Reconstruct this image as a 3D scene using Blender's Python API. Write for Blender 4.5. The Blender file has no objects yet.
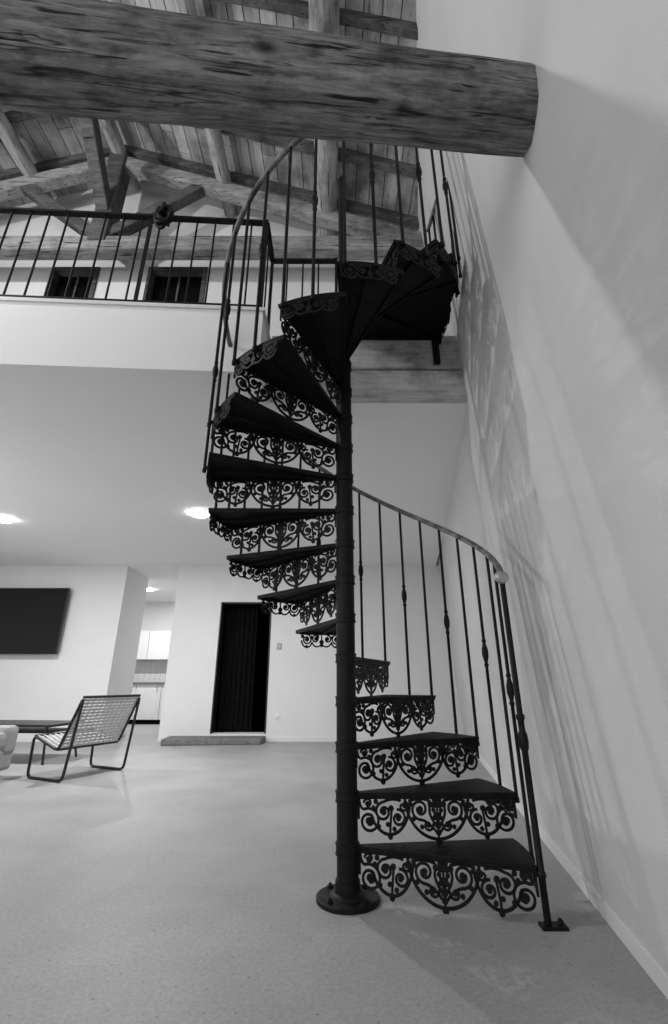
import bpy, math, random
from mathutils import Vector, Matrix
random.seed(4)
sc=bpy.context.scene
sc.view_settings.view_transform='Standard'
sc.view_settings.look='None'
sc.view_settings.exposure=0.0
COL=sc.collection

# ---------------------------------------------------------------- materials
def new_mat(name):
    m=bpy.data.materials.new(name); m.use_nodes=True
    nt=m.node_tree; b=nt.nodes['Principled BSDF']
    return m,nt,b
def g(v): return (v,v,v,1)
def mat(name,lo,hi=None,rough=.6,metal=0,scale=8,stretch=(1,1,1),bump=0,bscale=None,detail=6,spec=.4):
    m,nt,b=new_mat(name)
    hi=lo if hi is None else hi
    tc=nt.nodes.new('ShaderNodeTexCoord'); mp=nt.nodes.new('ShaderNodeMapping'); mp.inputs['Scale'].default_value=stretch
    n=nt.nodes.new('ShaderNodeTexNoise'); n.inputs['Scale'].default_value=scale; n.inputs['Detail'].default_value=detail
    r=nt.nodes.new('ShaderNodeValToRGB'); r.color_ramp.elements[0].color=g(lo); r.color_ramp.elements[1].color=g(hi)
    r.color_ramp.elements[0].position=.3; r.color_ramp.elements[1].position=.7
    nt.links.new(tc.outputs['Object'],mp.inputs[0]); nt.links.new(mp.outputs[0],n.inputs['Vector'])
    nt.links.new(n.outputs['Fac'],r.inputs[0]); nt.links.new(r.outputs[0],b.inputs['Base Color'])
    b.inputs['Roughness'].default_value=rough; b.inputs['Metallic'].default_value=metal
    b.inputs['Specular IOR Level'].default_value=spec
    if bump:
        n2=nt.nodes.new('ShaderNodeTexNoise'); n2.inputs['Scale'].default_value=bscale or scale*3; n2.inputs['Detail'].default_value=5
        bp=nt.nodes.new('ShaderNodeBump'); bp.inputs['Strength'].default_value=bump; bp.inputs['Distance'].default_value=.02
        nt.links.new(mp.outputs[0],n2.inputs['Vector']); nt.links.new(n2.outputs['Fac'],bp.inputs['Height']); nt.links.new(bp.outputs[0],b.inputs['Normal'])
    return m
def emis(name,v,s):
    m,nt,b=new_mat(name); b.inputs['Base Color'].default_value=g(v)
    b.inputs['Emission Color'].default_value=g(1); b.inputs['Emission Strength'].default_value=s
    return m
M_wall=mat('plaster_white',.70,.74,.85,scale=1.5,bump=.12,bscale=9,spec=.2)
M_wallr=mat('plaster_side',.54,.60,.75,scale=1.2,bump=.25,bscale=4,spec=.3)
M_ceil=mat('ceiling_paint',.84,.86,.9,scale=1,spec=.2)
M_trim=mat('trim_white',.68,.72,.6,scale=3)
M_iron=mat('cast_iron',.003,.007,.55,0,scale=25,bump=.15,bscale=80,spec=.20)
M_tread=mat('tread_iron',.003,.010,.6,0,scale=9,bump=.25,bscale=40,spec=.16)
M_rail=mat('worn_rail',.03,.22,.5,0,scale=14,bump=.1)
M_black=mat('black_paint',.012,.02,.4,0,scale=10)
M_screen=mat('tv_screen',.006,.008,.25,0,scale=2,spec=.3)
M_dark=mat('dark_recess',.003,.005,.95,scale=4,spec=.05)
M_curt=mat('dark_curtain',.004,.008,.95,scale=12,spec=.05)
M_fab=mat('sofa_fabric',.28,.36,.95,scale=60,bump=.3,bscale=200)
M_strap=mat('chair_strap',.50,.62,.8,scale=40)
M_stone=mat('stone_step',.12,.20,.8,scale=20,bump=.2)
M_cab=mat('cabinet_white',.7,.74,.4,scale=2)
M_metal=mat('brushed_metal',.30,.40,.45,.2,scale=20)
M_emit=emis('lamp_glow',1,30)
M_plug=mat('plastic_white',.75,.78,.4,scale=4)

def wood(name,c0,c1,c2,stretch,scale=4,crack=.35,rough=.8,fine=0):
    m,nt,b=new_mat(name)
    tc=nt.nodes.new('ShaderNodeTexCoord'); mp=nt.nodes.new('ShaderNodeMapping'); mp.inputs['Scale'].default_value=stretch
    nt.links.new(tc.outputs['Object'],mp.inputs[0])
    n=nt.nodes.new('ShaderNodeTexNoise'); n.inputs['Scale'].default_value=scale; n.inputs['Detail'].default_value=12; n.inputs['Roughness'].default_value=.75
    n.inputs['Distortion'].default_value=.4
    r=nt.nodes.new('ShaderNodeValToRGB'); e=r.color_ramp.elements
    e[0].position=.30; e[0].color=g(c0); e[1].position=.70; e[1].color=g(c2); k=e.new(.48); k.color=g(c1)
    n2=nt.nodes.new('ShaderNodeTexNoise'); n2.inputs['Scale'].default_value=scale*1.7; n2.inputs['Detail'].default_value=4
    mp2=nt.nodes.new('ShaderNodeMapping'); mp2.inputs['Scale'].default_value=[s*(1.0 if s>1 else .6) for s in stretch]; mp2.inputs['Location'].default_value=(3,7,1)
    nt.links.new(tc.outputs['Object'],mp2.inputs[0]); nt.links.new(mp2.outputs[0],n2.inputs['Vector'])
    r2=nt.nodes.new('ShaderNodeValToRGB'); r2.color_ramp.elements[0].position=crack-.02; r2.color_ramp.elements[0].color=g(.10)
    r2.color_ramp.elements[1].position=crack+.03; r2.color_ramp.elements[1].color=g(1)
    mx=nt.nodes.new('ShaderNodeMixRGB'); mx.blend_type='MULTIPLY'; mx.inputs[0].default_value=1
    nt.links.new(mp.outputs[0],n.inputs['Vector']); nt.links.new(n.outputs['Fac'],r.inputs[0]); nt.links.new(n2.outputs['Fac'],r2.inputs[0])
    n3=nt.nodes.new('ShaderNodeTexNoise'); n3.inputs['Scale'].default_value=3.5 if fine else 2.2; n3.inputs['Detail'].default_value=9
    n3.inputs['Roughness'].default_value=.65
    nt.links.new(tc.outputs['Object'],n3.inputs['Vector'])
    r3=nt.nodes.new('ShaderNodeValToRGB'); r3.color_ramp.elements[0].position=.36; r3.color_ramp.elements[0].color=g(.38); r3.color_ramp.elements[1].position=.56; r3.color_ramp.elements[1].color=g(1)
    nt.links.new(n3.outputs['Fac'],r3.inputs[0])
    mx2=nt.nodes.new('ShaderNodeMixRGB'); mx2.blend_type='MULTIPLY'; mx2.inputs[0].default_value=1
    nt.links.new(r.outputs[0],mx.inputs[1]); nt.links.new(r2.outputs[0],mx.inputs[2])
    nt.links.new(mx.outputs[0],mx2.inputs[1]); nt.links.new(r3.outputs[0],mx2.inputs[2])
    last=mx2
    if fine:
        outs=[]
        for (sx,sr,pos,wd,loc,f) in ((.25,5,.60,.010,(1,2,3),.9),(.5,9,.37,.012,(5,1,4),.8)):
            n4=nt.nodes.new('ShaderNodeTexNoise'); n4.inputs['Scale'].default_value=2.2; n4.inputs['Detail'].default_value=3; n4.inputs['Roughness'].default_value=.5
            mp4=nt.nodes.new('ShaderNodeMapping'); mp4.inputs['Scale'].default_value=(sx,sr,sr); mp4.inputs['Location'].default_value=loc
            nt.links.new(tc.outputs['Object'],mp4.inputs[0]); nt.links.new(mp4.outputs[0],n4.inputs['Vector'])
            r4=nt.nodes.new('ShaderNodeValToRGB'); e4=r4.color_ramp.elements
            e4[0].position=pos-wd; e4[0].color=g(1); e4[1].position=pos+wd; e4[1].color=g(1); q=e4.new(pos); q.color=g(.06)
            nt.links.new(n4.outputs['Fac'],r4.inputs[0]); outs.append((r4,f))
        v=nt.nodes.new('ShaderNodeTexVoronoi'); v.inputs['Scale'].default_value=4.2
        mp5=nt.nodes.new('ShaderNodeMapping'); mp5.inputs['Scale'].default_value=(1.1,1.7,1.7); mp5.inputs['Location'].default_value=(.3,.5,.2)
        nt.links.new(tc.outputs['Object'],mp5.inputs[0]); nt.links.new(mp5.outputs[0],v.inputs['Vector'])
        r5=nt.nodes.new('ShaderNodeValToRGB'); r5.color_ramp.elements[0].position=.07; r5.color_ramp.elements[0].color=g(.10); r5.color_ramp.elements[1].position=.22; r5.color_ramp.elements[1].color=g(1)
        nt.links.new(v.outputs['Distance'],r5.inputs[0]); outs.append((r5,.9))
        n6=nt.nodes.new('ShaderNodeTexNoise'); n6.inputs['Scale'].default_value=34; n6.inputs['Detail'].default_value=6
        mp6=nt.nodes.new('ShaderNodeMapping'); mp6.inputs['Scale'].default_value=(.35,1.6,1.6)
        nt.links.new(tc.outputs['Object'],mp6.inputs[0]); nt.links.new(mp6.outputs[0],n6.inputs['Vector'])
        r6=nt.nodes.new('ShaderNodeValToRGB'); r6.color_ramp.elements[0].position=.34; r6.color_ramp.elements[0].color=g(.35); r6.color_ramp.elements[1].position=.5; r6.color_ramp.elements[1].color=g(1)
        nt.links.new(n6.outputs['Fac'],r6.inputs[0]); outs.append((r6,.7))
        for rr,f in outs:
            q=nt.nodes.new('ShaderNodeMixRGB'); q.blend_type='MULTIPLY'; q.inputs[0].default_value=f
            nt.links.new(last.outputs[0],q.inputs[1]); nt.links.new(rr.outputs[0],q.inputs[2]); last=q
    nt.links.new(last.outputs[0],b.inputs['Base Color'])
    bp=nt.nodes.new('ShaderNodeBump'); bp.inputs['Strength'].default_value=.8; bp.inputs['Distance'].default_value=.02
    nt.links.new(last.outputs[0],bp.inputs['Height']); nt.links.new(bp.outputs[0],b.inputs['Normal'])
    b.inputs['Roughness'].default_value=rough; b.inputs['Specular IOR Level'].default_value=.2
    return m
M_log=wood('weathered_log',.08,.22,.40,(1,13,13),3.0,.36,fine=1)
M_beam=wood('old_timber_x',.16,.32,.50,(1,10,10),3,.35)
M_hdr=wood('header_timber',.34,.56,.72,(1,12,12),3,.30)
M_beamy=wood('old_timber_y',.22,.44,.64,(10,1,10),3,.33)
M_raft=wood('rafter_timber',.05,.10,.18,(1,8,8),3,.33)
M_b1=wood('board_a',.30,.42,.54,(10,1,10),2,.3)
M_b2=wood('board_b',.22,.34,.46,(10,1,10),2.5,.3)
M_b3=wood('board_c',.36,.48,.62,(10,1,10),2,.3)

def floor_mat():
    m,nt,b=new_mat('polished_concrete')
    tc=nt.nodes.new('ShaderNodeTexCoord')
    n=nt.nodes.new('ShaderNodeTexNoise'); n.inputs['Scale'].default_value=1.8; n.inputs['Detail'].default_value=10; n.inputs['Roughness'].default_value=.6
    r=nt.nodes.new('ShaderNodeValToRGB'); r.color_ramp.elements[0].position=.3; r.color_ramp.elements[0].color=g(.31); r.color_ramp.elements[1].position=.7; r.color_ramp.elements[1].color=g(.39)
    n2=nt.nodes.new('ShaderNodeTexNoise'); n2.inputs['Scale'].default_value=70; n2.inputs['Detail'].default_value=6; n2.inputs['Roughness'].default_value=.7
    r2=nt.nodes.new('ShaderNodeValToRGB'); r2.color_ramp.elements[0].position=.36; r2.color_ramp.elements[0].color=g(.80); r2.color_ramp.elements[1].position=.6; r2.color_ramp.elements[1].color=g(1.0)
    v=nt.nodes.new('ShaderNodeTexVoronoi'); v.inputs['Scale'].default_value=20
    r3=nt.nodes.new('ShaderNodeValToRGB'); r3.color_ramp.elements[0].position=.04; r3.color_ramp.elements[0].color=g(.2); r3.color_ramp.elements[1].position=.11; r3.color_ramp.elements[1].color=g(1.0)
    for q in (n,n2,v): nt.links.new(tc.outputs['Object'],q.inputs['Vector'])
    nt.links.new(n.outputs['Fac'],r.inputs[0]); nt.links.new(n2.outputs['Fac'],r2.inputs[0]); nt.links.new(v.outputs['Distance'],r3.inputs[0])
    a=nt.nodes.new('ShaderNodeMixRGB'); a.blend_type='MULTIPLY'; a.inputs[0].default_value=1
    c=nt.nodes.new('ShaderNodeMixRGB'); c.blend_type='MULTIPLY'; c.inputs[0].default_value=.6
    nt.links.new(r.outputs[0],a.inputs[1]); nt.links.new(r2.outputs[0],a.inputs[2]); nt.links.new(a.outputs[0],c.inputs[1]); nt.links.new(r3.outputs[0],c.inputs[2])
    nt.links.new(c.outputs[0],b.inputs['Base Color']); b.inputs['Roughness'].default_value=.52; b.inputs['Specular IOR Level'].default_value=.3
    return m
M_floor=floor_mat()

# ---------------------------------------------------------------- mesh builder
class MB:
    def __init__(s): s.v=[]; s.f=[]; s.m=[]; s.sm=[]
    def add(s,vs,fs,mi=0,smooth=False):
        o=len(s.v); s.v+= [tuple(v) for v in vs]
        for f in fs: s.f.append([i+o for i in f]); s.m.append(mi); s.sm.append(smooth)
    def prism(s,poly,z0,z1,mi=0):
        n=len(poly); vs=[(p[0],p[1],z0) for p in poly]+[(p[0],p[1],z1) for p in poly]
        fs=[list(range(n))[::-1],list(range(n,2*n))]+[[i,(i+1)%n,n+(i+1)%n,n+i] for i in range(n)]
        s.add(vs,fs,mi)
    def box(s,x0,x1,y0,y1,z0,z1,mi=0):
        s.prism([(x0,y0),(x1,y0),(x1,y1),(x0,y1)],z0,z1,mi)
    def hexa(s,b,t,mi=0):
        s.add(list(b)+list(t),[[3,2,1,0],[4,5,6,7]]+[[i,(i+1)%4,4+(i+1)%4,4+i] for i in range(4)],mi)
    def beam(s,a,b,w,h,mi=0,up=Vector((0,0,1))):
        a=Vector(a);b=Vector(b);d=(b-a).normalized()
        if abs(d.dot(up))>.98: up=Vector((0,1,0))
        sd=d.cross(up).normalized()*w/2; u=sd.cross(d).normalized()*h/2
        s.hexa([a-sd-u,a+sd-u,a+sd+u,a-sd+u],[b-sd-u,b+sd-u,b+sd+u,b-sd+u],mi)
    def tube(s,pts,r,n=10,mi=0,closed=False,cap=True):
        pts=[Vector(p) for p in pts]; N=len(pts)
        rs=r if isinstance(r,(list,tuple)) else [r]*N
        vs=[];prev=None
        for i,p in enumerate(pts):
            if closed: t=(pts[(i+1)%N]-pts[i-1])
            else: t=pts[min(i+1,N-1)]-pts[max(i-1,0)]
            t.normalize()
            if prev is None:
                a=Vector((0,0,1)) if abs(t.z)<.9 else Vector((1,0,0))
                u=t.cross(a).normalized()
            else: u=(prev-t*prev.dot(t)).normalized()
            prev=u; w=t.cross(u)
            for k in range(n):
                an=2*math.pi*k/n; vs.append(p+(u*math.cos(an)+w*math.sin(an))*rs[i])
        fs=[]
        for i in range(N if closed else N-1):
            j=(i+1)%N
            for k in range(n): fs.append([i*n+k,i*n+(k+1)%n,j*n+(k+1)%n,j*n+k])
        s.add(vs,fs,mi,True)
        if cap and not closed:
            s.add(vs[:n],[list(range(n))[::-1]],mi); s.add(vs[-n:],[list(range(n))],mi)
    def lathe(s,c,prof,n=20,mi=0,smooth=True):
        vs=[];N=len(prof)
        for r,z in prof:
            for k in range(n):
                a=2*math.pi*k/n; vs.append((c[0]+r*math.cos(a),c[1]+r*math.sin(a),c[2]+z))
        fs=[[i*n+k,i*n+(k+1)%n,(i+1)*n+(k+1)%n,(i+1)*n+k] for i in range(N-1) for k in range(n)]
        s.add(vs,fs,mi,smooth)
        s.add(vs[:n],[list(range(n))[::-1]],mi); s.add(vs[-n:],[list(range(n))],mi)
    def obj(s,name,mats,parent=None,bevel=0,loc=None,rotz=0,autos=False):
        me=bpy.data.meshes.new(name); me.from_pydata(s.v,[],s.f)
        for i,p in enumerate(me.polygons): p.material_index=s.m[i]; p.use_smooth=s.sm[i]
        if not isinstance(mats,(list,tuple)): mats=[mats]
        for m in mats: me.materials.append(m)
        me.update()
        o=bpy.data.objects.new(name,me); COL.objects.link(o)
        if parent: o.parent=parent
        if loc: o.location=loc
        o.rotation_euler[2]=rotz
        if bevel:
            b=o.modifiers.new('bevel','BEVEL'); b.width=bevel; b.segments=2; b.limit_method='ANGLE'
        return o
def empty(name,loc=(0,0,0),rotz=0):
    e=bpy.data.objects.new(name,None); e.location=loc; e.rotation_euler[2]=rotz; COL.objects.link(e); e.empty_display_size=.1; return e

# ---------------------------------------------------------------- constants
LEAN=.066
def WX(y,h): return 1.304+(y-3.39)*.175-LEAN*h
G=3.52; SB=2.94; BY=8.2; UY=3.98
PX,PY=.062,2.477; R=.80; RISE=.207

# ---------------------------------------------------------------- room shell
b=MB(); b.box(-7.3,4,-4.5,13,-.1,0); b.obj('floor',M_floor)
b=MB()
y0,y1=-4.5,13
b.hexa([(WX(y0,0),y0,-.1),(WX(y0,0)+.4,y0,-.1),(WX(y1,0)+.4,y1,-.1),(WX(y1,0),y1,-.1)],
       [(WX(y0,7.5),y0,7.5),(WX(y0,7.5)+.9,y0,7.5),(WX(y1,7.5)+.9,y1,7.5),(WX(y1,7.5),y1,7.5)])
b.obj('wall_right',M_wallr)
b=MB()
def bb(y,h,o): return (WX(y,h)-o,y,h)
b.hexa([bb(y0,0,.014),bb(y0,0,-.01),bb(BY,0,-.01),bb(BY,0,.014)],[bb(y0,.075,.014),bb(y0,.075,-.01),bb(BY,.075,-.01),bb(BY,.075,.014)])
b.obj('baseboard_right',M_trim,bevel=.003)
DX0,DX1,DZ0,DZ1=-2.04,-1.12,.12,2.27
b=MB()
b.box(-2.88,DX0,BY,BY+.25,0,SB); b.box(DX1,2.6,BY,BY+.25,0,SB); b.box(DX0,DX1,BY,BY+.25,DZ1,SB); b.box(DX0,DX1,BY,BY+.25,0,DZ0)
b.obj('wall_back',M_wall)
b=MB(); b.box(-7.2,-3.84,BY,BY+1.0,0,SB); b.obj('wall_back_left',M_wall)
b=MB(); b.box(-7.3,-7.0,-4.5,13,-.1,7.5); b.obj('wall_left',M_wall)
b=MB(); b.box(-7.2,-2.5,12.2,12.5,0,SB); b.obj('wall_kitchen',M_wall)
b=MB(); b.box(-2.88,-2.7,BY+.25,12.2,0,SB); b.obj('wall_kitchen_side',M_wall)
b=MB(); b.box(DX1+.04,WX(BY,0)-.01,BY-.014,BY,0,.07); b.box(-2.88,DX0-.04,BY-.014,BY,0,.07); b.obj('baseboard_back',M_trim,bevel=.003)
b=MB(); b.box(-7,-3.84,BY-.014,BY,0,.07); b.obj('baseboard_back_left',M_trim,bevel=.003)
b=MB()
fy=lambda x:2.61+(x+.53)*.053
b.prism([(-7.1,fy(-7.1)),(-.53,2.61),(-.53,2.98),(WX(2.98,3.2)+.1,2.98),(2.6,12.9),(-7.1,12.9)],SB,G-.03)
b.obj('ceiling',M_ceil)
b=MB()
b.prism([(-7.1,fy(-7.1)-.015),(-.515,2.595),(-.515,2.98),(WX(2.98,3.5)+.1,2.98),(WX(UY,3.5)+.1,UY+.1),(-7.1,UY+.1)],G-.03,G)
b.obj('floor_gallery',M_trim)
b=MB()
b.box(-.50,WX(2.9,3.0)+.05,2.90,2.98,SB,SB+.25); b.box(-.50,WX(2.9,3.3)+.03,2.885,2.98,SB+.26,G)
b.obj('trim_timber_header',M_hdr,bevel=.01)
b=MB()
RZ=lambda x:7.1-.36*abs(x+2.6)
gd=[(-3.35,-2.78),(-2.2,-1.5)]
xs=[-7.1,gd[0][0],gd[0][1],gd[1][0],gd[1][1],WX(UY,5)+.2]
for i in range(5):
    a,c=xs[i],xs[i+1]
    segs=[a]+([-2.6] if a<-2.6<c else [])+[c]
    for s_,t_ in zip(segs[:-1],segs[1:]):
        zb=G if i not in (1,3) else 5.52
        b.hexa([(s_,UY,zb),(t_,UY,zb),(t_,UY+.2,zb),(s_,UY+.2,zb)],[(s_,UY,RZ(s_)+.05),(t_,UY,RZ(t_)+.05),(t_,UY+.2,RZ(t_)+.05),(s_,UY+.2,RZ(s_)+.05)])
b.obj('wall_upper',M_wall)
for i,(a,c) in enumerate(gd):
    e=empty('door_%d'%(i+2))
    b=MB(); b.box(a+.05,c-.05,UY+.08,UY+.12,G,5.47); b.obj('leaf',M_dark,e)
    b=MB(); b.box(a,a+.05,UY-.02,UY+.15,G,5.52); b.box(c-.05,c,UY-.02,UY+.15,G,5.52); b.box(a+.05,c-.05,UY-.02,UY+.15,5.47,5.52)
    b.box((a+c)/2-.012,(a+c)/2+.012,UY+.06,UY+.08,G,5.47)
    b.obj('frame',M_raft,e,.004)

# roof
b=MB()
for side in (-1,1):
    s=0
    while s<(4.6):
        w=.15; x0=-2.6+side*s; x1=-2.6+side*(s+w-.009)
        if side==1 and x0>WX(4,5.5)+.35: break
        z0=RZ(x0); z1=RZ(x1)
        ys=-4.5
        while ys<UY+.1:
            ye=min(ys+random.choice([1.4,1.9,2.6]),UY+.15)
            A=[(x0,ys,z0),(x1,ys,z1),(x1,ye-.006,z1),(x0,ye-.006,z0)]
            if side<0: A=[A[1],A[0],A[3],A[2]]
            b.hexa(A,[(p[0],p[1],p[2]+.03) for p in A],random.randrange(3))
            ys=ye
        s+=w
b.obj('ceiling_roof_boards',[M_b1,M_b2,M_b3])
b=MB(); b.hexa([(-7.3,-4.5,RZ(-7.3)+.04),(-2.6,-4.5,7.14),(-2.6,4.2,7.14),(-7.3,4.2,RZ(-7.3)+.04)],[(-7.3,-4.5,RZ(-7.3)+.14),(-2.6,-4.5,7.24),(-2.6,4.2,7.24),(-7.3,4.2,RZ(-7.3)+.14)])
b.hexa([(-2.6,-4.5,7.14),(2.4,-4.5,RZ(2.4)+.04),(2.4,4.2,RZ(2.4)+.04),(-2.6,4.2,7.14)],[(-2.6,-4.5,7.24),(2.4,-4.5,RZ(2.4)+.14),(2.4,4.2,RZ(2.4)+.14),(-2.6,4.2,7.24)])
b.obj('roof',M_raft)
e=empty('roof_truss')
b=MB()
y=-4.2
while y<3.9:
    xe=WX(y,5.6)+.02
    b.beam((-2.6,y,7.05),(xe,y,RZ(xe)-.05),.07,.1); b.beam((-6.95,y,RZ(-6.95)-.05),(-2.6,y,7.05),.07,.1)
    y+=.52
b.obj('rafters',M_raft,e,bevel=.008)
def logtube(mb,a,c,r,n=20,rings=30,amp=.06,seed=0,mi=0):
    rnd=random.Random(seed); a=Vector(a);c=Vector(c)
    pts=[a.lerp(c,i/rings) for i in range(rings+1)]
    mb.tube(pts,[r*(1+amp*math.sin(i*.7+seed)*.4+rnd.uniform(-amp,amp)*.25) for i in range(rings+1)],n,mi)
b=MB()
for i,x in enumerate((-4.6,-3.6,-2.6,-1.3,-.08)):
    r=.12 if x>-1 else .085
    logtube(b,(x,-4.4,RZ(x)-.1-r),(x,UY,RZ(x)-.1-r),r,seed=i)
b.obj('purlins',M_beamy,e)
TY=3.62
b=MB(); b.beam((-6.98,TY,5.40),(WX(TY,5.4),TY,5.40),.16,.2); b.obj('tie_beam',M_beam,e,.02)
b=MB(); xe=WX(TY,5.6)
b.beam((-2.6,TY,6.80),(xe,TY,RZ(xe)-.33),.14,.17); b.beam((-6.6,TY,RZ(-6.6)-.33),(-2.6,TY,6.80),.14,.17); b.obj('principal_rafters',M_beam,e,.02)
b=MB(); b.beam((-2.6,TY,5.42),(-2.6,TY,6.95),.2,.2); b.obj('king_post',M_raft,e,.02)
b=MB(); b.beam((-2.55,TY,5.55),(-1.5,TY,6.42),.12,.13); b.beam((-2.65,TY,5.55),(-3.7,TY,6.42),.12,.13); b.obj('struts',M_raft,e,.015)
b=MB(); b.beam((-2.6,TY-.05,5.9),(-2.6,2.6,6.88),.14,.16); b.obj('ridge_brace',M_raft,e,.015)

def biglog():
    a=Vector((-4.6,.50,2.752)); c=Vector((.80,1.015,2.835)); d=(c-a); L=d.length; d.normalize()
    n=96; rings=300; vs=[]
    for i in range(rings+1):
        t=i/rings; x=t*L
        for k in range(n):
            an=2*math.pi*k/n
            rr=.180-.058*t+.004*math.sin(3*an+x*1.7)+.003*math.sin(7*an+x*.9)+.0018*math.sin(17*an+2*x)+.002*math.sin(x*9+2*an)
            for (kx,ka) in ((4.15,4.3),(3.7,3.9),(5.0,3.9),(4.75,4.75),(4.4,3.4)):
                da=(an-ka+math.pi)%(2*math.pi)-math.pi
                q=((x-kx)/.04)**2+(da*.17/.03)**2
                rr+= .006*math.exp(-q)-.012*math.exp(-q*5)
            for (ca,x0,x1) in ((4.05,3.0,4.6),(4.6,4.3,5.3),(3.5,4.6,5.2),(3.7,3.2,4.2)):
                da=(an-ca-.05*math.sin(x*3)+math.pi)%(2*math.pi)-math.pi
                if x0<x<x1: rr-=.010*min(1,(x-x0)*6,(x1-x)*6)*math.exp(-(da/.045)**2)
            vs.append((x,rr*math.cos(an),rr*math.sin(an)))
    fs=[[i*n+k,(i+1)*n+k,(i+1)*n+(k+1)%n,i*n+(k+1)%n] for i in range(rings) for k in range(n)]
    b=MB(); b.add(vs,fs,0,True); b.add(vs[:n],[list(range(n))]); b.add(vs[-n:],[list(range(n))[::-1]])
    o=b.obj('log_beam',M_log); o.location=a
    o.rotation_mode='QUATERNION'; o.rotation_quaternion=d.to_track_quat('X','Z')
biglog()

# ---------------------------------------------------------------- scrollwork
def spiral(cx,cy,r0,r1,a0,a1,n=26):
    return [(cx+(r0+(r1-r0)*i/n)*math.cos(math.radians(a0+(a1-a0)*i/n)),cy+(r0+(r1-r0)*i/n)*math.sin(math.radians(a0+(a1-a0)*i/n))) for i in range(n+1)]
def arc(cx,cy,rx,ry,a0,a1,n=22):
    return [(cx+rx*math.cos(math.radians(a0+(a1-a0)*i/n)),cy+ry*math.sin(math.radians(a0+(a1-a0)*i/n))) for i in range(n+1)]
def bez(p0,p1,p2,p3,n=10):
    o=[]
    for i in range(n+1):
        t=i/n; o.append(tuple((1-t)**3*p0[j]+3*(1-t)**2*t*p1[j]+3*(1-t)*t*t*p2[j]+t**3*p3[j] for j in (0,1)))
    return o
def disc(cx,cy,r,n=10): return ('D',cx,cy,r)
def mirror(st,L):
    o=[]
    for s in st:
        if s[0]=='D': o.append(('D',L-s[1],s[2],s[3]))
        else: o.append((s[0],[(L-p[0],p[1]) for p in s[1]],s[2]))
    return o
def panel_strokes(L,H):
    S=[]; w=.0115; c=L/2
    half=[]
    A=lambda *q: half.append(q)
    A('S',spiral(.052,-.098,.052,.013,110,-470,46),w); half.append(disc(.052,-.098,.016))
    A('S',bez((.008,-.012),(.012,-.05),(.028,-.055),(.04,-.048)),w)
    A('S',spiral(.048,-.026,.020,.007,180,-200,20),w*.9); half.append(disc(.048,-.026,.009))
    A('S',arc(.150,-.010,.098,.142,205,350,22),w*1.1)
    A('S',spiral(.122,-.062,.040,.011,90,560,40),w); half.append(disc(.122,-.062,.014))
    A('S',bez((.122,-.022),(.15,-.008),(.18,-.008),(.205,-.018)),w)
    A('S',spiral(.190,-.088,.036,.010,100,-360,36),w); half.append(disc(.190,-.088,.012))
    A('S',bez((.150,-.150),(.150,-.12),(.156,-.09),(.160,-.055)),w*.9)
    half.append(disc(.158,-.048,.013)); half.append(disc(.140,-.112,.010)); half.append(disc(.170,-.130,.010))
    half.append(disc(.150,-.160,.012)); half.append(disc(.086,-.020,.011)); half.append(disc(.098,-.120,.010))
    half.append(disc(.222,-.035,.013)); half.append(disc(.075,-.045,.010))
    A('S',spiral(.215,-.040,.024,.008,60,-260,20),w*.9)
    A('S',arc(c,-.004,.150,.166,182,270,24),w*1.15)
    A('S',spiral(c-.080,-.052,.043,.012,-80,-570,40),w); half.append(disc(c-.080,-.052,.014))
    A('S',bez((c-.073,-.095),(c-.05,-.10),(c-.02,-.125),(c,-.155)),w)
    A('S',spiral(c-.045,-.116,.024,.008,20,-330,24),w*.9); half.append(disc(c-.045,-.116,.010))
    A('S',bez((c,-.13),(c-.02,-.10),(c-.050,-.07),(c-.030,-.030)),w); half.append(disc(c-.031,-.032,.013))
    A('S',bez((c,-.105),(c-.012,-.08),(c-.022,-.05),(c-.012,-.014)),w)
    half.append(disc(c-.018,-.055,.010)); half.append(disc(c-.014,-.085,.010)); half.append(disc(c-.012,-.014,.011))
    A('S',bez((c-.135,-.02),(c-.10,-.006),(c-.06,-.006),(c-.03,-.02)),w)
    half.append(disc(c-.125,-.03,.011)); half.append(disc(c-.112,-.090,.010)); half.append(disc(c-.075,-.122,.010))
    S+=half+mirror(half,L)
    S.append(disc(c,-.03,.018)); S.append(disc(c,-.075,.013)); S.append(disc(c,-.178,.014)); S.append(disc(c,-.115,.016)); S.append(disc(c,-.145,.013))
    S.append(('S',[(0,-.003),(L*.5,-.003),(L,-.003)],.014))
    S.append(('S',[(c,-.01),(c,-.17)],.010))
    S.append(('S',[(.005,0),(.005,-.09)],.010)); S.append(('S',[(L-.005,0),(L-.005,-.09)],.010))
    return S
def skirt_strokes(L):
    S=[]; w=.010; c=L/2; half=[]
    half.append(('S',spiral(.05,-.045,.036,.009,100,-440,30),w)); half.append(disc(.05,-.045,.013))
    half.append(('S',spiral(.115,-.040,.026,.008,80,520,26),w)); half.append(disc(.115,-.04,.011))
    half.append(('S',bez((.012,-.05),(.02,-.11),(.08,-.11),(.088,-.06)),w))
    half.append(('S',bez((.088,-.06),(.10,-.10),(.14,-.10),(c,-.07)),w))
    half.append(disc(.05,-.092,.011)); half.append(disc(.085,-.03,.012)); half.append(disc(.02,-.025,.012))
    S+=half+mirror(half,L)
    S.append(('S',[(L*i/8,-.006) for i in range(9)],.014)); S.append(disc(c,-.06,.016)); S.append(disc(c,-.085,.010))
    S.append(('S',[(c,0),(c,-.09)],.008))
    return S
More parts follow.
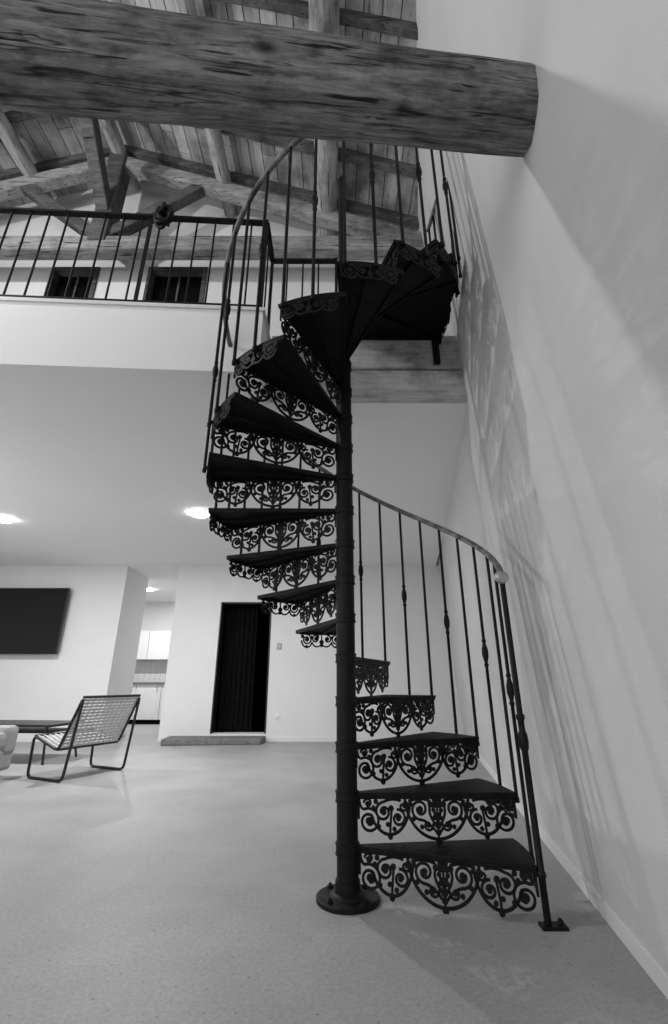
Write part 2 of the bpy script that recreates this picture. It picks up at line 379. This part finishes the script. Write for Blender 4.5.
def build_strokes(mb,S,mp,t=.006):
    for s in S:
        if s[0]=='D':
            n=12; ring=[(s[1]+s[3]*math.cos(2*math.pi*k/n),s[2]+s[3]*math.sin(2*math.pi*k/n)) for k in range(n)]
            vs=[mp(p[0],p[1],-t*.7) for p in ring]+[mp(p[0],p[1],t*.7) for p in ring]
            mb.add(vs,[list(range(n))[::-1],list(range(n,2*n))]+[[k,(k+1)%n,n+(k+1)%n,n+k] for k in range(n)])
        else:
            P=s[1]; w=s[2]/2; N=len(P); vs=[]
            for i in range(N):
                a=P[max(i-1,0)]; c=P[min(i+1,N-1)]; dx,dy=c[0]-a[0],c[1]-a[1]; l=math.hypot(dx,dy) or 1
                nx,ny=-dy/l*w,dx/l*w; p=P[i]
                vs+= [mp(p[0]+nx,p[1]+ny,-t/2),mp(p[0]-nx,p[1]-ny,-t/2),mp(p[0]-nx,p[1]-ny,t/2),mp(p[0]+nx,p[1]+ny,t/2)]
            fs=[[i*4+j,i*4+(j+1)%4,i*4+4+(j+1)%4,i*4+4+j] for i in range(N-1) for j in range(4)]
            fs+=[[0,1,2,3],[N*4-1,N*4-2,N*4-3,N*4-4]]
            mb.add(vs,fs)
RI=.050; LP=R-RI
pm=MB(); build_strokes(pm,panel_strokes(LP,.17),lambda u,v,d:(RI+u,.006+d,v))
DA=math.radians(22.5)
km=MB(); Ls=R*DA
build_strokes(km,skirt_strokes(Ls),lambda u,v,d:((R-.004+d)*math.cos(u/R),(R-.004+d)*math.sin(u/R),v))

stair=empty('spiral_staircase',(PX,PY,0))
def tread_mesh(ang):
    m=MB(); n=8; z1=0; z0=-.024; ov=math.radians(2.0)
    out=[(R*math.cos((ang+ov)*i/n),R*math.sin((ang+ov)*i/n)) for i in range(n+1)]
    inner=[(.045*math.cos((ang+ov)*i/4),.045*math.sin((ang+ov)*i/4)) for i in range(4,-1,-1)]
    poly=[(.045,-.012),(R,-.012)]+out[1:]+inner[:-1]
    m.prism(poly,z0+.012,z1)
    for i in range(n):
        a,c=out[i],out[i+1]
        m.beam((a[0]*.99,a[1]*.99,-.013),(c[0]*.99,c[1]*.99,-.013),.014,.024)
    m.beam((.05,0,-.013),(R,0,-.013),.014,.024)
    e=out[-1]; m.beam((.05*math.cos(ang),.05*math.sin(ang),-.013),(e[0]*.99,e[1]*.99,-.013),.010,.022)
    am=(ang)/2
    m.beam((.05*math.cos(am),.05*math.sin(am),-.020),(.79*math.cos(am),.79*math.sin(am),-.020),.010,.02)
    return m
def link(ob_name,me,k,z,parent):
    o=bpy.data.objects.new(ob_name,me); COL.objects.link(o); o.parent=parent; o.location=(0,0,z); o.rotation_euler[2]=PHI(k); return o
t0=tread_mesh(DA).obj('tread_1',M_tread,stair,.003); p0=pm.obj('riser_scrollwork_1',M_iron,stair); s0=km.obj('skirt_scrollwork_1',M_iron,stair)
def PHI(k): return math.radians(-18) if k==1 else math.radians(.5+22.25*(k-2))
for o in (t0,p0,s0): o.location=(0,0,RISE); o.rotation_euler[2]=PHI(1)
p0.location.z=RISE-.020; s0.location.z=RISE-.016
for k in range(2,17):
    link('tread_%d'%k,t0.data,k,RISE*k,stair)
    link('riser_scrollwork_%d'%k,p0.data,k,RISE*k-.020,stair)
    link('skirt_scrollwork_%d'%k,s0.data,k,RISE*k-.016,stair)
p17=PHI(17)
link('riser_scrollwork_17',p0.data,17,RISE*17-.020,stair)
link('skirt_scrollwork_17',s0.data,17,RISE*17-.016,stair)
m=MB()
out=[(R*math.cos(p17+i*DA/6),R*math.sin(p17+i*DA/6)) for i in range(7)]
LYb=2.88-PY; zt=RISE*17
poly=[(.04*math.cos(p17),.04*math.sin(p17)-.01)]+out+[(R*.99,.12),(.78,LYb),(-.10,LYb),(-.05,.03)]
m.prism(poly,zt-.02,zt); 
m.beam((.78,LYb-.01,zt-.03),(-.1,LYb-.01,zt-.03),.02,.05); m.beam((R*.99,.1,zt-.03),(.78,LYb,zt-.03),.02,.05); m.beam((0,0,zt-.03),(.7,LYb-.02,zt-.03),.02,.04)
m.obj('landing',M_tread,stair,.003)
m=MB(); build_strokes(m,skirt_strokes(Ls),lambda u,v,d:(R*.99-u*.06+d,.10+u,zt-.02+v)); m.obj('landing_skirt_scrollwork',M_iron,stair)
m=MB(); m.beam((.74,LYb-.02,zt-.04),(.74,LYb-.02,zt-.30),.05,.03); m.obj('landing_bracket',M_iron,stair,.004)

m=MB()
m.lathe((0,0,0),[(.142,0),(.142,.014)],40,0); m.lathe((0,0,.014),[(.138,0),(.134,.004)],40)
m.lathe((0,0,.018),[(.080,0),(.076,.008),(.062,.014)],32); m.lathe((0,0,.03),[(.058,0),(.056,.045)],32)
m.lathe((0,0,.03),[(.0495,0),(.0495,RISE*14)],32)
for k in range(1,15):
    zk=RISE*k
    m.lathe((0,0,zk-.030),[(.0535,0),(.0535,.030)],32)
    m.lathe((0,0,zk+.001),[(.0565,0),(.0565,.007)],32)
    m.lathe((0,0,zk-.038),[(.0565,0),(.0565,.007)],32)
m.lathe((0,0,RISE*14+.03),[(.032,0),(.028,.02),(.028,1.76),(.034,1.77),(.034,1.81),(.015,1.85),(.001,1.86)],24)
m.obj('center_pole',M_iron,stair)
m=MB()
for k in range(4):
    a=math.radians(45+90*k); m.lathe((.112*math.cos(a),.112*math.sin(a),.016),[(.013,0),(.013,.012)],6,smooth=False); m.lathe((.112*math.cos(a),.112*math.sin(a),.028),[(.006,0),(.006,.008)],8)
m.obj('flange_bolts',M_iron,stair)

def railz(ph):
    k=2+(ph-.5)/22.25
    return RISE*k+1.165
RB=R+.018
def pt(ph,z,r=RB): a=math.radians(ph); return (r*math.cos(a),r*math.sin(a),z)
m=MB()
def baluster(mb,x,y,z0,z1,orn,r=.0090):
    L=z1-z0
    prof=[(.012,0),(.012,.02),(r,.025)]
    if orn:
        c=L*.52
        for dz,rr in ((-.075,r),(-.07,.013),(-.06,.013),(-.055,r),(-.045,.011),(-.02,.0175),(0,.019),(.02,.0175),(.045,.011),(.055,r),(.06,.013),(.07,.013),(.075,r)):
            prof.append((rr,c+dz))
    prof+=[(r,L-.01),(r,L)]
    mb.lathe((x,y,z0),prof,10)
for k in range(1,17):
    ph=math.degrees(PHI(k))
    for j,dp in enumerate((2.0,13.1)):
        if k==1 and j==0: continue
        q=ph+dp; p=pt(q,0)
        baluster(m,p[0],p[1],RISE*k-.05,railz(q),j==1)
for j,dp in enumerate((2.0,12,22)):
    q=math.degrees(p17)+dp; p=pt(q,0); baluster(m,p[0],p[1],zt-.05,min(railz(q),zt+1.17),j%2==1)
for j,(x,y) in enumerate(((.80,.12),(.795,.25),(.785,.38))):
    baluster(m,x,y,zt-.03,zt+1.17,j%2==1,.010)
m.obj('balusters',M_iron,stair)
m=MB()
for k in range(1,17):
    for dp in (2.0,13.1):
        q=math.degrees(PHI(k))+dp; m.beam(pt(q,RISE*k-.02,R-.02),pt(q,RISE*k-.02,RB),.016,.018)
m.obj('baluster_lugs',M_iron,stair)
m=MB()
nx,ny,_=pt(-17.5,0)
m.lathe((nx,ny,0),[(.014,0),(.014,.16),(.018,.165),(.018,.18),(.014,.185),(.014,.62),(.019,.63),(.022,.66),(.019,.69),(.014,.70),(.014,.74),(.019,.75),(.019,.765),(.013,.77),(.013,1.37)],14)
m.box(nx-.03,nx+.07,ny-.025,ny+.025,0,.012); m.lathe((nx+.05,ny,.012),[(.012,0),(.012,.012),(.004,.02)],8)
m.obj('newel_post',M_iron,stair)
m=MB()
P=[]
ph=-19
while ph<=math.degrees(p17)+22:
    P.append(pt(ph,min(railz(ph),zt+1.17))); ph+=3
P+=[(.80,.14,zt+1.17),(.79,.28,zt+1.17),(.78,LYb,zt+1.17)]
m.tube(P,.0165,12)
m.obj('handrail',M_rail,stair)
m=MB(); c=P[0]
m.tube([(c[0]-.004,c[1]-.03,c[2]-.016),(c[0]-.002,c[1]-.012,c[2]-.010),(c[0],c[1]+.02,c[2]),(c[0],c[1]+.03,c[2]+.002)],[.022,.031,.031,.022],16)
m.obj('handrail_end_cap',M_metal,stair)

# ---------------------------------------------------------------- gallery railing
e=empty('gallery_railing')
m=MB(); x=-6.9; i=0
def ry(x): return fy(x)+.05
while x<-.58:
    m.lathe((x,ry(x),G),[(.0080,.06),(.0080,.96)],8); x+=.148; i+=1
m.obj('balusters',M_iron,e)
m=MB(); m.beam((-6.95,ry(-6.95),G+.97),(-.56,ry(-.56),G+.97),.045,.02); m.beam((-6.95,ry(-6.95),G+.065),(-.56,ry(-.56),G+.065),.03,.012)
x=-.56
m.beam((x,ry(x),G),(x,ry(x),G+1.0),.025,.025); m.beam((x,ry(x),G+.97),(x,3.02,G+.97),.045,.02); m.beam((x,ry(x),G+.065),(x,3.02,G+.065),.03,.012)
m.beam((x,3.02,G),(x,3.02,G+1.0),.025,.025)
m.beam((x,3.02,G+.97),(.02,3.02,G+.97),.045,.02); m.beam((x,3.02,G+.065),(.02,3.02,G+.065),.03,.012); m.beam((.02,3.02,G),(.02,3.02,G+1.0),.025,.025)
for xx in (-.42,-.28,-.14): m.lathe((xx,3.02,G),[(.0075,.06),(.0075,.96)],8)
for yy in (2.80,): m.lathe((x,yy,G),[(.0075,.06),(.0075,.96)],8)
for xx in (-6.5,-4.6,-2.9,-1.5): m.beam((xx,ry(xx),G),(xx,ry(xx),G+.97),.022,.022)
m.obj('rails_and_posts',M_iron,e)
m=MB(); cx=-1.38; cz=G+.90; cy=ry(cx)-.035
for q in range(7):
    rr=.052+.010*math.sin(q*2); P=[(cx+.008*q-.02+rr*math.cos(a)*(.9+.05*q),cy-.010*q+.01*math.sin(3*a+q),cz+rr*1.4*math.sin(a)+.006*math.sin(2*a+q)) for a in [2*math.pi*t/28 for t in range(28)]]
    m.tube(P,.014,8,closed=True)
m.tube([(cx,cy-.05,cz+.03),(cx,cy-.05,cz+.12),(cx,cy+.03,cz+.125),(cx,cy+.07,cz+.03)],.016,8)
m.obj('coiled_cable',M_iron,e)

# ---------------------------------------------------------------- downlights
def downlight(x,y,z,name='recessed_downlight',P=40):
    e=empty(name,(x,y,z))
    m=MB(); m.lathe((0,0,0),[(.10,-.035),(.105,-.02),(.105,-.001)],28); m.obj('lens',M_emit,e)
    m=MB(); n=28
    vs=[]
    for r,zz in ((.106,-.001),(.108,-.012),(.116,-.010),(.120,0)):
        for k in range(n): a=2*math.pi*k/n; vs.append((r*math.cos(a),r*math.sin(a),zz))
    m.add(vs,[[i*n+k,i*n+(k+1)%n,(i+1)*n+(k+1)%n,(i+1)*n+k] for i in range(3) for k in range(n)],0,True); m.obj('trim_ring',M_trim,e)
    l=bpy.data.lights.new('lamp','AREA'); l.shape='DISK'; l.size=.06; l.energy=P; o=bpy.data.objects.new('lamp',l); COL.objects.link(o); o.parent=e; o.location=(0,0,-.045)
downlight(-1.72,5.4,SB,P=72); downlight(-4.38,5.6,SB,P=72); downlight(-4.3,10.4,SB,P=60)

# ---------------------------------------------------------------- door, step, switch
e=empty('door_1')
m=MB(); m.box(DX0,DX0+.025,BY-.008,BY+.25,DZ0,DZ1); m.box(DX1-.025,DX1,BY-.008,BY+.25,DZ0,DZ1); m.box(DX0,DX1,BY-.008,BY+.25,DZ1-.025,DZ1); m.obj('frame',M_black,e,.003)
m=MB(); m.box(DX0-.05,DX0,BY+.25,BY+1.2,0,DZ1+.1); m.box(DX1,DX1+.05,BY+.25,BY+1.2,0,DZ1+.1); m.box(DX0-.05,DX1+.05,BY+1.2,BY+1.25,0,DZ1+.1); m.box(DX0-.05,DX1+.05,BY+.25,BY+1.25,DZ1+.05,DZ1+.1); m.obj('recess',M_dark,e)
m=MB(); n=60; vs=[]
for i in range(n+1):
    x=DX0+.05+.58*i/n; y=BY+.28+.02*math.sin(i*.7)
    vs+=[(x,y,DZ0+.01),(x,y,DZ1-.04)]
m.add(vs,[[2*i,2*i+2,2*i+3,2*i+1] for i in range(n)],0,True); m.obj('curtain',M_curt,e)
m=MB(); m.prism([(-2.66,BY-.50),(-1.14,BY-.36),(-1.12,BY),(-2.70,BY)],0,.09); m.obj('stone_doorstep',M_stone,bevel=.015)
m=MB(); m.box(-1.0,-.92,BY-.02,BY,1.45,1.55); m.obj('trim_thermostat',M_metal,bevel=.006)
m=MB(); m.box(-.98,-.90,BY-.012,BY,.34,.42); m.box(-.96,-.92,BY-.016,BY-.01,.36,.40,1); m.obj('wall_outlet',[M_plug,M_trim],bevel=.003)

# ---------------------------------------------------------------- TV
e=empty('television')
m=MB(); m.box(-6.75,-4.76,BY-.14,BY-.09,1.36,2.50); m.obj('bezel',M_black,e,.006)
m=MB(); m.box(-6.735,-4.775,BY-.143,BY-.14,1.375,2.485); m.obj('screen',M_screen,e)
m=MB(); m.box(-6.0,-5.4,BY-.09,BY-.001,1.7,2.2); m.obj('wall_bracket',M_black,e)

# ---------------------------------------------------------------- kitchen
e=empty('kitchen_cabinets')
m=MB()
for i in range(4): m.box(-5.9+i*.6,-5.9+i*.6+.59,11.5,12.19,.1,.87)
m.box(-5.9,-3.5,11.55,12.19,0,.1,1); m.obj('base_units',[M_cab,M_dark],e,.004)
m=MB(); m.box(-5.92,-3.48,11.46,12.19,.87,.91); m.obj('worktop',M_stone,e,.004)
m=MB()
for i in range(4): m.box(-5.9+i*.6,-5.9+i*.6+.59,11.85,12.19,1.45,2.15)
m.obj('wall_units',M_cab,e,.004)
m=MB()
for r in range(7):
    for c in range(18): m.box(-5.9+c*.135,-5.9+c*.135+.128,12.185,12.199,.92+r*.075,.92+r*.075+.068)
m.obj('tile_splashback',M_trim,e)
m=MB()
for i in range(4): m.beam((-5.4+i*.6,11.485,.7),(-5.4+i*.6,11.485,.82),.012,.012)
m.obj('handles',M_metal,e)

# ---------------------------------------------------------------- lounge chair
e=empty('lounge_chair',(-2.74,5.42,0),math.radians(155))
m=MB()
def rnd_path(P,r=.05,n=5,closed=True):
    out=[];N=len(P)
    for i in range(N):
        p=Vector(P[i]);a=Vector(P[i-1]);c=Vector(P[(i+1)%N])
        u=(a-p);v=(c-p); d=min(r,u.length*.45,v.length*.45)
        s_=p+u.normalized()*d; t_=p+v.normalized()*d
        for j in range(n+1):
            t=j/n; out.append(s_*(1-t)**2+p*2*t*(1-t)+t_*t*t)
    return out
for sy in (-.36,.36):
    P=[(-.40,sy,.77),(-.30,sy,.013),(.22,sy,.013),(.24,sy,.39),(-.16,sy,.27)]
    m.tube(rnd_path(P,.06),.014,10,closed=True)
for (x,z) in ((-.395,.765),(.23,.385),(-.15,.28)): m.tube([(x,-.36,z),(x,.36,z)],.014,10)
m.obj('frame',M_black,e)
m=MB()
for i in range(12):
    t=(i+.5)/12; x=.22+(-.15-.22)*t; z=.385+(.28-.385)*t
    m.beam((x,-.355,z-.02*math.sin(t*3.14)),(x,.355,z-.02*math.sin(t*3.14)),.022,.005)
for i in range(15):
    t=(i+.5)/15; x=-.162+(-.388+.162)*t; z=.285+(.75-.285)*t
    m.beam((x,-.355,z),(x,.355,z),.005,.023)
for i in range(12):
    y=-.33+i*.66/11
    m.beam((-.162+.008,y,.285),(-.388+.008,y,.75),.014,.004,up=Vector((1,0,0)))
    m.beam((.22,y,.39),(-.15,y,.285),.014,.004)
m.obj('woven_straps',M_strap,e)

e=empty('coffee_table',(-3.98,6.35,0),math.radians(-6))
m=MB(); m.box(-.62,.62,-.34,.34,.40,.43); m.obj('top',M_black,e,.008)
m=MB(); m.box(-.56,.56,-.28,.28,.33,.345); m.obj('shelf',M_black,e,.004)
m=MB()
for sx in (-1,1):
    for sy in (-1,1): m.tube([(sx*.52,sy*.26,.40),(sx*.60,sy*.31,0)],.014,8)
m.obj('legs',M_black,e)

e=empty('sofa')
m=MB(); m.box(-4.38,-3.38,3.6,5.35,.06,.26); m.obj('base',M_fab,e,.03)
m=MB(); m.box(-4.16,-3.34,3.8,4.47,.26,.43); m.box(-4.16,-3.34,4.49,5.15,.26,.43); m.obj('seat_cushions',M_fab,e,.05)
m=MB(); m.box(-4.46,-4.16,3.6,5.35,.26,.70); m.obj('backrest',M_fab,e,.06)
m=MB(); m.box(-4.36,-3.36,5.15,5.35,.2,.48); m.box(-4.36,-3.36,3.6,3.8,.2,.48); m.obj('arms',M_fab,e,.05)
m=MB()
for x in (-4.36,-3.46):
    for y in (3.68,5.27): m.lathe((x,y,0),[(.015,0),(.022,.07)],10)
m.obj('feet',M_black,e)

# ---------------------------------------------------------------- lights
def area(name,loc,target,size,energy,sy=None):
    l=bpy.data.lights.new(name,'AREA'); l.energy=energy; l.size=size
    if sy: l.shape='RECTANGLE'; l.size_y=sy
    o=bpy.data.objects.new(name,l); COL.objects.link(o); o.location=loc
    o.rotation_euler=(Vector(target)-Vector(loc)).to_track_quat('-Z','Y').to_euler()
area('left_fill',(-6.0,-.5,2.6),(1,2.6,1.6),.8,80,1.0)  # added unseen area light at the left; no window is built there
area('loft_fill',(-4.6,1.2,5.3),(1,2.6,3.6),.12,90)  # unseen light added in the loft, throws baluster shadows on the right wall
area('ceiling_fill',(-5.3,3.4,1.3),(-3.6,5.0,2.9),.4,22)  # bare light added out of view to brighten the lower ceiling, no fitting
w=bpy.data.worlds.new('world'); sc.world=w; w.use_nodes=True
w.node_tree.nodes['Background'].inputs[0].default_value=(1,1,1,1); w.node_tree.nodes['Background'].inputs[1].default_value=1.35

cam=bpy.data.cameras.new('camera'); cam.sensor_fit='VERTICAL'; cam.sensor_height=36; cam.lens=450/1024*36; cam.clip_start=.02
co=bpy.data.objects.new('camera',cam); COL.objects.link(co); co.location=(0,0,.9); co.rotation_euler=(math.radians(110.8),0,0)
sc.camera=co
